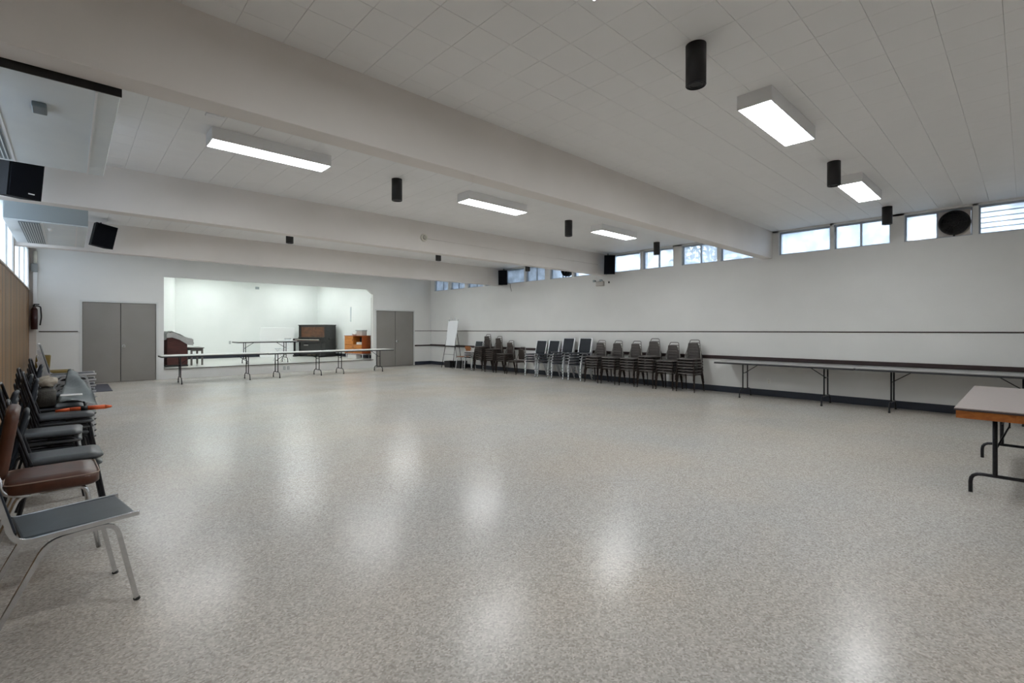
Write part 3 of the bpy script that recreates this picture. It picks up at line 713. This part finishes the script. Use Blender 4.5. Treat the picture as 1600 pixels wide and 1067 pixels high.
# orange plywood table
r = thing('plywood_table', 'beige topped folding table with orange wooden edge at the right', 'table', (6.53, .02, 0), 0)
L, Wd, H = 2.24, .76, .755
b = nb(); box(b, (-L / 2 - .01, -Wd / 2 - .01, H - .008), (L / 2 + .01, Wd / 2 + .01, H), .002, seg=1); obj('table_top', b, M_lamp, r)
b = nb(); box(b, (-L / 2 - .012, -Wd / 2 - .012, H - .022), (L / 2 + .012, Wd / 2 + .012, H - .0085), .002, seg=1); obj('edge_strip', b, mat('worn_dark_edge', (.07, .05, .05), .5), r)
for (lo, hi) in (((-L / 2, -Wd / 2, H - .085), (-L / 2 + .02, Wd / 2, H - .022)), ((L / 2 - .02, -Wd / 2, H - .085), (L / 2, Wd / 2, H - .022)), ((-L / 2 + .02, Wd / 2 - .02, H - .085), (L / 2 - .02, Wd / 2, H - .022)), ((-L / 2 + .02, -Wd / 2, H - .085), (L / 2 - .02, -Wd / 2 + .02, H - .022))):
    b = nb(); box(b, lo, hi, .002, seg=1); obj('apron', b, M_orw, r)
for s, x in ((-1, -.81), (1, .82)):
    for t in (-.16, .16):
        b = nb(); tube(b, [(x, t, H - .03), (x, t, .165)], .0165, 10); obj('leg', b, M_dark, r)
    b = nb(); tube(b, [(x, -.31, 0), (x, -.31, .165), (x, .31, .165), (x, .31, 0)], .0145, 10, .08); obj('foot_bar', b, M_dark, r)
    b = nb(); tube(b, [(x, .16, .38), (x - s * .30, .08, .56)], .007, 6); tube(b, [(x - s * .30, .08, .54), (x - s * .30, .08, H - .03)], .006, 6); obj('brace', b, M_dark, r)
b = nb(); box(b, (-.35, -.1, .60), (.35, -.02, .64), .004, seg=1); obj('lock_bar', b, M_black, r)
for x in (-.45, .45):
    b = nb(); tube(b, [(x, -.06, .62), (x, -.06, H - .03)], .008, 6); obj('lock_hanger', b, M_dark, r)

# ================================================================== SPEAKERS
def speaker(label, c, w_, d_, h_, rz, tilt, roll=0, badge=False):
    r = thing('wall_speaker', label, 'speaker', c, 0, 'hanging black speakers'); r.rotation_euler = (roll, tilt, rz)
    b = nb()   # cabinet: trapezoid, grille faces local +x
    prism(b, [(-d_ / 2, -w_ * .36, -h_ / 2), (d_ / 2, -w_ / 2, -h_ / 2), (d_ / 2, w_ / 2, -h_ / 2), (-d_ / 2, w_ * .36, -h_ / 2)], (0, 0, h_)); obj('cabinet', b, M_spk, r)
    b = nb(); box(b, (d_ / 2, -w_ / 2 + .012, -h_ / 2 + .012), (d_ / 2 + .018, w_ / 2 - .012, h_ / 2 - .012), .006); g = obj('grille', b, M_spkf, r)
    if badge: b = nb(); box(b, (d_ / 2 + .018, .02, -h_ / 2 + .05), (d_ / 2 + .021, .075, -h_ / 2 + .062)); obj('badge', b, M_alu, g, label='tiny silver badge')
    b = nb(); box(b, (-d_ / 2 - .03, -.05, -.03), (-d_ / 2, .05, .09), .004, seg=1); tube(b, [(-d_ / 2 - .02, 0, .05), (-d_ / 2 - .06, 0, h_ / 2 + .05)], .012, 8); obj('bracket', b, M_black, r)
    return r
speaker('black speaker under the near hanging unit at the left', (-.41, 7.40, 3.06), .30, .26, .46, math.radians(-58), math.radians(8), badge=True)
speaker('black speaker tilted sideways beside the far hanging unit', (.44, 11.72, 3.15), .33, .24, .42, math.radians(-72), math.radians(6), math.radians(-9))
speaker('black speaker in the corner of second beam and right wall', (10.58, 7.60, 3.14), .29, .26, .50, math.radians(225), math.radians(8))
speaker('black speaker at the far beam end on the right wall', (10.58, 11.84, 3.14), .30, .26, .48, math.radians(222), math.radians(8))

# ================================================================== HANGING AIR UNITS
def unit(label, x0, x1, y0, y1, z0, z1, front_m, lip):
    r = thing('ceiling_air_unit', label, 'air unit', (0, 0, 0), 0)
    b = nb(); box(b, (x0, y0 + .01, z0 + .02), (x1, y1, z1), .006, seg=1); obj('casing', b, front_m, r)
    b = nb(); box(b, (x0, y0 + .01, z0 + .002), (x1, y1, z0 + .02), .004, seg=1); obj('bottom_panel', b, M_hvacl, r)
    b = nb(); box(b, (x0 + .13, y0 + .06, z0 - .006), (x0 + .33, y1 - .08, z0 + .002)); g = obj('intake_grille', b, M_grill, r)
    b = nb()
    for k in range(8): box(b, (x0 + .145 + k * .024, y0 + .08, z0 - .010), (x0 + .152 + k * .024, y1 - .1, z0 - .006))
    obj('grille_bars', b, M_hvacl, g)
    for xx in (x0 + .345, x1 - .12):
        b = nb(); box(b, (xx, y0 + .03, z0 - .005), (xx + .012, y1 - .03, z0 + .002)); obj('panel_seam', b, M_white, r)
    if lip:
        b = nb(); box(b, (x0, y0, z0 - .003), (x1 + .005, y0 + .012, z0 + .10), .002, seg=1); obj('front_lip', b, M_black, r, label='black front edge strip')
        b = nb(); box(b, (x0 + .52, y0 + .45, z0 - .03), (x0 + .59, y0 + .60, z0 + .002), .004, seg=1); obj('control_box', b, M_grill, r)
    else:
        b = nb(); cyl(b, ((x0 + x1) / 2 + .02, y0 + .45, z0 + .002), ((x0 + x1) / 2 + .02, y0 + .45, z0 - .03), .03, .02); obj('sensor_knob', b, M_whitep, r)
    return r
unit('large pale hanging air unit overhead at top left, black front edge', -.70, .235, 3.855, 5.98, 2.86, 3.40, M_hvac, True)
unit('smaller grey blue hanging air unit between the two far beams', -.62, .185, 8.76, 10.95, 2.80, 3.40, M_hvac, False)

# ================================================================== SMALL WALL AND CEILING ITEMS
def outlet(label, c, axis, m=M_whitep, group='wall outlets'):
    r = thing('wall_outlet', label, 'outlet', c, 0, group)
    if axis == 'x': lo, hi = (-.006, -.035, -.057), (0, .035, .057)
    else: lo, hi = (-.035, -.006, -.057), (.035, 0, .057)
    b = nb(); box(b, lo, hi, .002, seg=1); obj('cover_plate', b, m, r)
    for z in (-.022, .022):
        b = nb()
        if axis == 'x': box(b, (-.009, -.014, z - .012), (-.006, .014, z + .012), .001, seg=1)
        else: box(b, (-.014, -.009, z - .012), (.014, -.006, z + .012), .001, seg=1)
        obj('socket_face', b, M_cream, r)
outlet('white wall outlet under the long grey table', (XR, 3.7, .31), 'x')
outlet('grey double outlet on the stage front, left one', (5.17, YF, .145), 'y', M_hvac)
outlet('grey double outlet on the stage front, right one', (5.29, YF, .145), 'y', M_hvac)
outlet('small plate low on the stage back wall, behind the raised table', (4.62, 21.3, .9), 'y', M_hvac)
b = nb(); box(b, (5.53, 21.28, 3.05), (5.67, 21.3, 3.15), .004, seg=1); tag(obj('wall_vent', b, M_hvac), 'small grey vent high on the stage back wall', 'vent')
r = thing('fire_bell', 'round cream alarm on the face of the second beam', 'alarm', (4.965, 7.84, 3.16))
b = nb(); cyl(b, (0, 0, 0), (0, -.035, 0), .075, .068, 28); obj('base_ring', b, M_cream, r)
b = nb(); cyl(b, (0, -.035, 0), (0, -.06, 0), .045, .03, 24); obj('sounder', b, mat('dull_cream', (.5, .48, .42), .5), r)
b = nb(); tube(b, [(5.04, 7.833, 3.15), (10.4, 7.833, 3.15)], .005, 6); tag(obj('surface_cable', b, M_beam), 'thin painted cable running along the second beam', 'cable')
b = nb(); box(b, (.95, 5.28, ZC - .012), (1.10, 5.36, ZC + .004), .003, seg=1); tag(obj('ceiling_plate', b, M_white), 'small white cover plate on the ceiling beside the left light', 'plate')
r = thing('emergency_light', 'white twin-head emergency light below the second beam speaker', 'emergency light', (XR, 8.05, 2.69))
b = nb(); box(b, (-.06, -.13, -.075), (0, .13, .045), .008); obj('battery_box', b, M_card, r)
for y in (-.09, .14):
    b = nb(); cyl(b, (-.06, y, .075), (-.13, y + .01, .065), .02, .036, 16); obj('lamp_head', b, M_hvac, r)
    b = nb(); tube(b, [(-.03, y, .04), (-.04, y, .08), (-.07, y, .075)], .006, 6); obj('lamp_arm', b, M_dark, r)
b = nb(); box(b, (XR - .035, 7.75, 2.675), (XR, 7.78, 2.725), .006); tag(obj('wall_sensor', b, M_black), 'small black sensor right of the emergency light', 'sensor')
b = nb(); tube(b, [(XR - .006, 11.75, 2.93), (XR - .006, 11.76, 2.82), (XR - .006, 11.72, 2.75), (XR - .006, 11.70, 2.68)], .005, 6, .03); tag(obj('speaker_cable', b, M_dark), 'short loose cable hanging under the far right speaker', 'cable')
# left corner: conduit, junction box, extinguisher
r = thing('wall_raceway', 'vertical white raceway with grey junction box in the far left corner', 'conduit', (-.625, YF - .02, 0))
b = nb(); cyl(b, (0, -.04, 3.33), (0, -.04, 3.02), .035, n=16); obj('upper_pipe', b, M_cream, r)
b = nb(); box(b, (-.07, -.10, 2.82), (.05, 0, 3.02), .004, seg=1); obj('junction_box', b, mat('dull_grey_box', (.26, .27, .27), .5, .3), r)
b = nb(); box(b, (-.035, -.06, 1.98), (.04, 0, 2.82), .004, seg=1); obj('lower_duct', b, M_white, r)
r = thing('fire_extinguisher', 'dark red fire extinguisher hung in the far left corner', 'extinguisher', (-.635, YF - .13, 1.41))
b = nb(); cyl(b, (0, 0, .0), (0, 0, .48), .062); cyl(b, (0, 0, .48), (0, 0, .55), .062, .028); obj('cylinder', b, M_red, r)
b = nb(); cyl(b, (0, 0, .54), (0, 0, .60), .022); box(b, (-.01, -.012, .6), (.09, .012, .625), .004, seg=1); box(b, (-.01, -.012, .56), (.08, .012, .575), .004, seg=1); obj('valve', b, M_black, r)
b = nb(); tube(b, [(.03, 0, .58), (.11, 0, .56), (.125, 0, .3), (.10, 0, .1)], .014, 8, .06); obj('hose', b, M_rubber, r)
b = nb(); box(b, (-.05, .075, .1), (.05, .125, .5)); obj('wall_bracket', b, M_dark, r)

# ================================================================== EASEL, CRATES
r = thing('flip_chart_easel', 'white flip chart board on a dark tripod easel in the far right corner', 'easel', (10.33, 14.40, 0), PI)
b = nb(); M = Matrix.Translation((-.0, 0, 1.27)) @ Matrix.Rotation(math.radians(-9), 4, 'Y'); box(b, (-.012, -.30, -.46), (.012, .30, .46), .004, seg=1, M=M); obj('board', b, M_board, r)
for s in (-1, 1):
    b = nb(); tube(b, [(.22, s * .34, 0), (-.085, s * .26, 1.78)], .010, 8); obj('leg', b, M_dark, r)
b = nb(); tube(b, [(-.07, -.1, 1.70), (-.38, -.14, 0)], .010, 8); tube(b, [(-.07, .1, 1.70), (-.38, .14, 0)], .010, 8); obj('rear_leg', b, M_dark, r)
b = nb(); tube(b, [(-.07, -.38, 1.755), (-.07, .38, 1.755)], .010, 8); obj('top_bar', b, M_alu, r)
for s in (-.12, .12):
    b = nb(); tube(b, [(-.07, s, 1.755), (-.06, s, 1.86), (-.02, s, 1.86)], .010, 8, .02); obj('paper_hook', b, M_alu, r)
b = nb(); box(b, (.08, -.31, .78), (.14, .31, .80), .003, seg=1); obj('pen_tray', b, M_dark, r)
b = nb(); tube(b, [(.13, -.31, .5), (.13, .31, .5)], .007, 6); obj('cross_bar', b, M_dark, r)
def crate(label, c, s, m):
    r = thing('storage_crate', label, 'crate', c, 0, 'crates behind the easel'); a, d, h = s
    b = nb(); t = .008
    box(b, (-a / 2, -d / 2, 0), (a / 2, d / 2, t)); box(b, (-a / 2, -d / 2, t), (-a / 2 + t, d / 2, h)); box(b, (a / 2 - t, -d / 2, t), (a / 2, d / 2, h)); box(b, (-a / 2 + t, -d / 2, t), (a / 2 - t, -d / 2 + t, h)); box(b, (-a / 2 + t, d / 2 - t, t), (a / 2 - t, d / 2, h))
    obj('bin', b, m, r)
    b = nb(); e = .012
    box(b, (-a / 2 - e, -d / 2 - e, h - .03), (a / 2 + e, -d / 2, h)); box(b, (-a / 2 - e, d / 2, h - .03), (a / 2 + e, d / 2 + e, h)); box(b, (-a / 2 - e, -d / 2, h - .03), (-a / 2, d / 2, h)); box(b, (a / 2, -d / 2, h - .03), (a / 2 + e, d / 2, h)); obj('rim', b, m, r)
crate('black open crate right behind the easel legs', (10.42, 14.62, 0), (.3, .34, .24), M_black)
crate('black crate beside the orange wooden chair', (10.52, 14.12, 0), (.3, .34, .26), M_black)

# ================================================================== STAGE FURNITURE
# upright piano: origin at the near front corner on the stage floor, local +x runs along the keyboard
phi = math.radians(180 - 66.5)
r = thing('upright_piano', 'old black upright piano with burled brown front panel on the stage', 'piano', (7.60, 19.30, SF), phi)
PL, PD, PH = 1.48, .56, 1.31       # local x: length, local y (negative) : depth to the back
def pb(name, lo, hi, m, bev=.004, parent=None): 
    b = nb(); box(b, lo, hi, bev, seg=1); return obj(name, b, m, parent or r)
pb('case_side', (0, -PD, 0), (.04, 0, PH - .03), M_piano); pb('case_side', (PL - .04, -PD, 0), (PL, 0, PH - .03), M_piano)
pb('lower_panel', (.04, -.06, .02), (PL - .04, -.03, .62), M_piano); pb('back_panel', (.04, -PD, 0), (PL - .04, -PD + .03, PH - .03), M_piano)
pb('lid', (-.02, -PD - .01, PH - .03), (PL + .02, .02, PH), M_piano)
up_ = pb('upper_panel', (.04, -.08, .79), (PL - .04, -.045, PH - .03), M_wal)
for xx in (.04, PL - .10): pb('panel_stile', (xx, -.046, .79), (xx + .06, -.02, PH - .03), M_piano)
pb('panel_rail', (.1, -.046, PH - .09), (PL - .1, -.02, PH - .03), M_piano); pb('fallboard', (.04, -.06, .75), (PL - .04, .06, .80), M_piano)
pb('key_bed', (0, -.03, .60), (PL, .32, .66), M_piano)
for xx in (0, PL - .06): pb('key_block', (xx, -.02, .66), (xx + .06, .30, .74), M_piano)
pb('key_slip', (.06, .27, .66), (PL - .06, .295, .69), M_rust)
b = nb(); KW = (PL - .14) / 52
for k in range(52): box(b, (.07 + k * KW + .0006, .02, .67), (.07 + (k + 1) * KW - .0006, .265, .712))
obj('white_keys', b, M_ivory, r, kind='stuff')
b = nb()
for k in range(52):
    if k % 7 in (0, 2, 3, 5, 6) and k < 51: box(b, (.07 + (k + 1) * KW - .006, .02, .712), (.07 + (k + 1) * KW + .006, .15, .722))
obj('black_keys', b, M_black, r, kind='stuff')
for xx in (.01, PL - .07):
    pb('leg', (xx, .22, .06), (xx + .06, .28, .60), M_piano); pb('toe_block', (xx - .005, -.02, 0), (xx + .065, .31, .06), M_piano)
b = nb()
for xx in (-.14, .0, .14): box(b, (PL / 2 + xx - .02, -.03, .06), (PL / 2 + xx + .02, .10, .075), .004, seg=1)
obj('pedals', b, mat('brass', (.6, .42, .18), .3, 1), r)
pb('bottom_label', (PL - .5, -.03, .44), (PL - .25, -.026, .49), M_card)
pb('side_handle', (-.06, -.35, .72), (0, -.15, .75), M_piano)
# orange cabinet
phc = math.radians(180 - 76)
r = thing('wooden_cabinet', 'orange wooden cabinet with an open shelf at the right of the stage', 'cabinet', (8.03, 16.92, SF), phc)
CL, CD, z0, z1 = 1.02, .40, .20, .86
pb('side_panel', (0, -CD, z0), (.02, 0, z1), M_cabs); pb('side_panel', (CL - .02, -CD, z0), (CL, 0, z1), M_cab)
pb('top_panel', (-.015, -CD - .01, z1), (CL + .015, .015, z1 + .02), M_cabs); pb('bottom_panel', (.02, -CD, z0), (CL - .02, 0, z0 + .02), M_cabs)
pb('back_panel', (.02, -CD, z0 + .02), (CL - .02, -CD + .015, z1), M_rail); pb('shelf', (.02, -CD + .02, .52), (CL - .02, -.004, .54), M_cab)
pb('divider', (.5, -CD + .02, .54), (.52, 0, z1), M_cab)
d = pb('door', (.525, -.01, .545), (CL - .022, .008, z1 - .004), M_cab); pb('door_pull', (.54, .008, .68), (.56, .02, .74), M_dark, parent=d)
for zz in (.225, .375): 
    d = pb('drawer', (.024, -.01, zz), (CL - .024, .008, zz + .14), M_cab); pb('drawer_pull', (.45, .008, zz + .06), (.57, .02, zz + .075), M_dark, parent=d)
for xx in (.03, CL - .06):
    for yy in (-.05, -CD + .04): 
        b = nb(); cyl(b, (xx + .015, yy, z0), (xx + .015, yy, 0), .017, .012, 12); obj('leg', b, M_alu, r)
Mc = Matrix.Translation((8.03, 16.92, SF)) @ Matrix.Rotation(phc, 4, 'Z')
def onc(name, lo, hi, m, label, cat, bev=.004):
    b = nb(); box(b, lo, hi, bev, seg=1, M=Mc); return tag(obj(name, b, m), label, cat)
onc('paper_pile', (.1, -.25, .541), (.40, -.06, .63), M_whitep, 'white papers piled inside the open cabinet shelf', 'papers')
onc('added_dark_box', (.08, -.37, .541), (.46, -.27, .80), M_black, 'black box added at the back of the open cabinet shelf to darken it', 'dark box')  # black box added so the open compartment reads as a dark interior
onc('grey_carton', (.10, -.3, .881), (.42, -.08, 1.06), M_card, 'grey carton on top of the orange cabinet', 'box')
onc('small_tray', (.08, -.31, 1.061), (.46, -.06, 1.09), M_hvac, 'flat grey lid lying on the carton', 'lid')
tag(cloth_lump('crumpled_paper', Mc @ Vector((.66, -.2, .94)), (.11, .14, .06), 9, M_whitep), 'crumpled white paper on the cabinet left of the carton', 'paper')
onc('white_tub', (.42, -.3, .0), (.95, -.06, .16), M_whitep, 'low white tub on the stage floor under the cabinet', 'tub', .02)
b = nb(); box(b, (8.15, 18.2, 1.72), (8.19, 18.24, 2.3)); 
tag(obj('wall_conduit', b, M_hvacl), 'pale vertical conduit on the right stage wall above the cabinet', 'conduit')
# covered organ with bench on the left of the stage
r = thing('covered_organ', 'dark red organ half covered by a pale dust sheet on the stage', 'organ', (2.12, 17.35, SF), 0)
def po(name, lo, hi, m, bev=.006): b = nb(); box(b, lo, hi, bev, seg=1); return obj(name, b, m, r)
b = nb(); prism(b, [(0, 0, .04), (.50, 0, .04), (.50, 0, .72), (.30, 0, .84), (.10, 0, .95), (0, 0, .95)], (0, .04, 0)); obj('side_panel', b, M_organ, r)
b = nb(); prism(b, [(0, 1.12, .04), (.50, 1.12, .04), (.50, 1.12, .72), (.30, 1.12, .84), (.10, 1.12, .95), (0, 1.12, .95)], (0, .04, 0)); obj('side_panel', b, M_organ, r)
po('back_panel', (0, .04, .04), (.03, 1.12, .86), M_organ); po('key_shelf', (.10, .04, .58), (.50, 1.12, .64), M_organ); po('base_board', (-.05, -.02, 0), (.52, 1.18, .05), M_piano)
po('knee_panel', (.28, .04, .05), (.30, 1.12, .58), M_piano)
b = nb(); prof = [(-.015, .80), (-.015, .97), (.05, 1.04), (.13, 1.05), (.33, .95), (.50, .86), (.63, .82), (.66, .66)]
nU, G = 14, []
for i in range(nU + 1):
    u = i / nU; row = []
    for j, (x, z) in enumerate(prof):
        row.append(b.verts.new((x + .01 * math.sin(u * 9 + j), -.03 + u * 1.22, z + .018 * math.sin(u * 13 + j * 2))))
    G.append(row)
for i in range(nU):
    for j in range(len(prof) - 1): f = b.faces.new((G[i][j], G[i + 1][j], G[i + 1][j + 1], G[i][j + 1])); f.smooth = True
bot = [b.verts.new((x, -.03, z)) for x, z in ((0, .66), (.3, .60), (.5, .52), (.63, .52))]
bmesh.ops.solidify(b, geom=b.faces[:], thickness=.008)
ds_ = obj('dust_sheet', b, M_cloth); tag(ds_, 'pale rumpled dust sheet draped over the organ', 'dust sheet'); ds_.location = (2.12, 17.35, SF)
b = nb(); prism(b, [(-.015, -.045, .86), (-.015, -.045, .98), (.12, -.045, 1.035), (.48, -.045, .86), (.65, -.045, .81), (.65, -.045, .62), (.52, -.045, .64), (.30, -.045, .80), (.12, -.045, .87)], (0, .012, 0)); obj('hanging_fold', b, M_cloth, ds_)
r = thing('organ_bench', 'grey wooden bench beside the covered organ', 'bench', (2.90, 17.95, SF), 0)
m_ = mat('grey_brown_wood', (.16, .15, .14), .5, wood=((.12, .11, .10), (1, 6, 1), 3))
b = nb(); box(b, (-.19, -.45, .52), (.19, .45, .55), .006, seg=1); obj('bench_top', b, m_, r)
for s in (-1, 1):
    for t in (-1, 1):
        b = nb(); box(b, (s * .14 - .025, t * .40 - .02, 0), (s * .14 + .025, t * .40 + .02, .52), .003, seg=1); obj('leg', b, m_, r)
    b = nb(); box(b, (-.115, s * .40 - .012, .44), (.115, s * .40 + .012, .52)); obj('apron', b, m_, r)
# white panel standing behind the raised table
b = nb(); box(b, (5.50, 20.55, SF), (6.80, 20.60, SF + 1.19), .006, seg=1); pn = obj('foam_board', b, mat('white_foam_board', (.90, .92, .92), .6)); tag(pn, 'plain white panel standing on the stage left of the piano', 'board')
for x in (5.6, 6.65):
    b = nb(); box(b, (x, 20.60, SF), (x + .04, 20.95, SF + .03)); box(b, (x, 20.6, SF + .03), (x + .04, 20.63, SF + .6)); obj('foot', b, M_hvacl, pn)
# step stool
r = thing('folding_chair', 'pale metal folding chair on the stage in front of the piano', 'chair', (5.58, 18.1, SF), math.radians(200))
b = nb(); box(b, (-.17, -.17, .43), (.19, .17, .45), .006); obj('seat', b, M_hvacl, r)
b = nb(); box(b, (-.235, -.17, .62), (-.215, .17, .76), .004, seg=1); obj('backrest', b, M_hvacl, r)
for s in (-1, 1):
    b = nb(); tube(b, [(.23, s * .185, 0), (-.23, s * .185, .78)], .010, 8); obj('leg', b, M_alu, r)
    b = nb(); tube(b, [(-.22, s * .165, 0), (.16, s * .165, .44)], .010, 8); obj('leg', b, M_alu, r)
b = nb(); tube(b, [(-.23, -.185, .78), (-.23, .185, .78)], .010, 8); obj('top_rail', b, M_dark, r)

# ================================================================== OUTSIDE
def tree(name, loc, h, spread, seed, label):
    rnd = random.Random(seed); r = thing(name, label, 'tree', loc, 0, 'trees outside the clerestory windows')
    b = nb(); cyl(b, (0, 0, -.2), (0, 0, h * .6), .16, .08, 10)
    for k in range(9):
        a = rnd.uniform(0, 6.28); z = h * rnd.uniform(.3, .6); L_ = spread * rnd.uniform(.5, .9)
        tube(b, [(0, 0, z), (L_ * .5 * math.cos(a), L_ * .5 * math.sin(a), z + .7), (L_ * math.cos(a), L_ * math.sin(a), z + 1.3)], .035, 5)
    obj('trunk', b, M_bark, r)
    b = nb()
    for k in range(1500):
        a = rnd.uniform(0, 6.28); rr = spread * math.sqrt(rnd.random()); z = h * rnd.uniform(.35, 1) ; rr *= max(.15, 1 - abs(z / h - .6) * 1.6)
        c = Vector((rr * math.cos(a), rr * math.sin(a), z)); d = Vector((rnd.gauss(0, 1), rnd.gauss(0, 1), rnd.gauss(0, 1))).normalized(); e = d.orthogonal().normalized(); s = rnd.uniform(.07, .16)
        V = [b.verts.new(c + q) for q in (d * s, e * s * .5, -d * s, -e * s * .5)]; b.faces.new(V)
    obj('foliage', b, M_leaf, r, kind='stuff')
tree('leafy_tree', (17.5, 8.0, 0), 6.2, 1.7, 1, 'loose dark tree seen through the second-bay windows')
b = nb(); box(b, (XR + .3, -30, -.25), (60, 50, -.2)); box(b, (-60, -30, -.25), (XL - .35, 50, -.2)); struct('ground', b, M_ground)
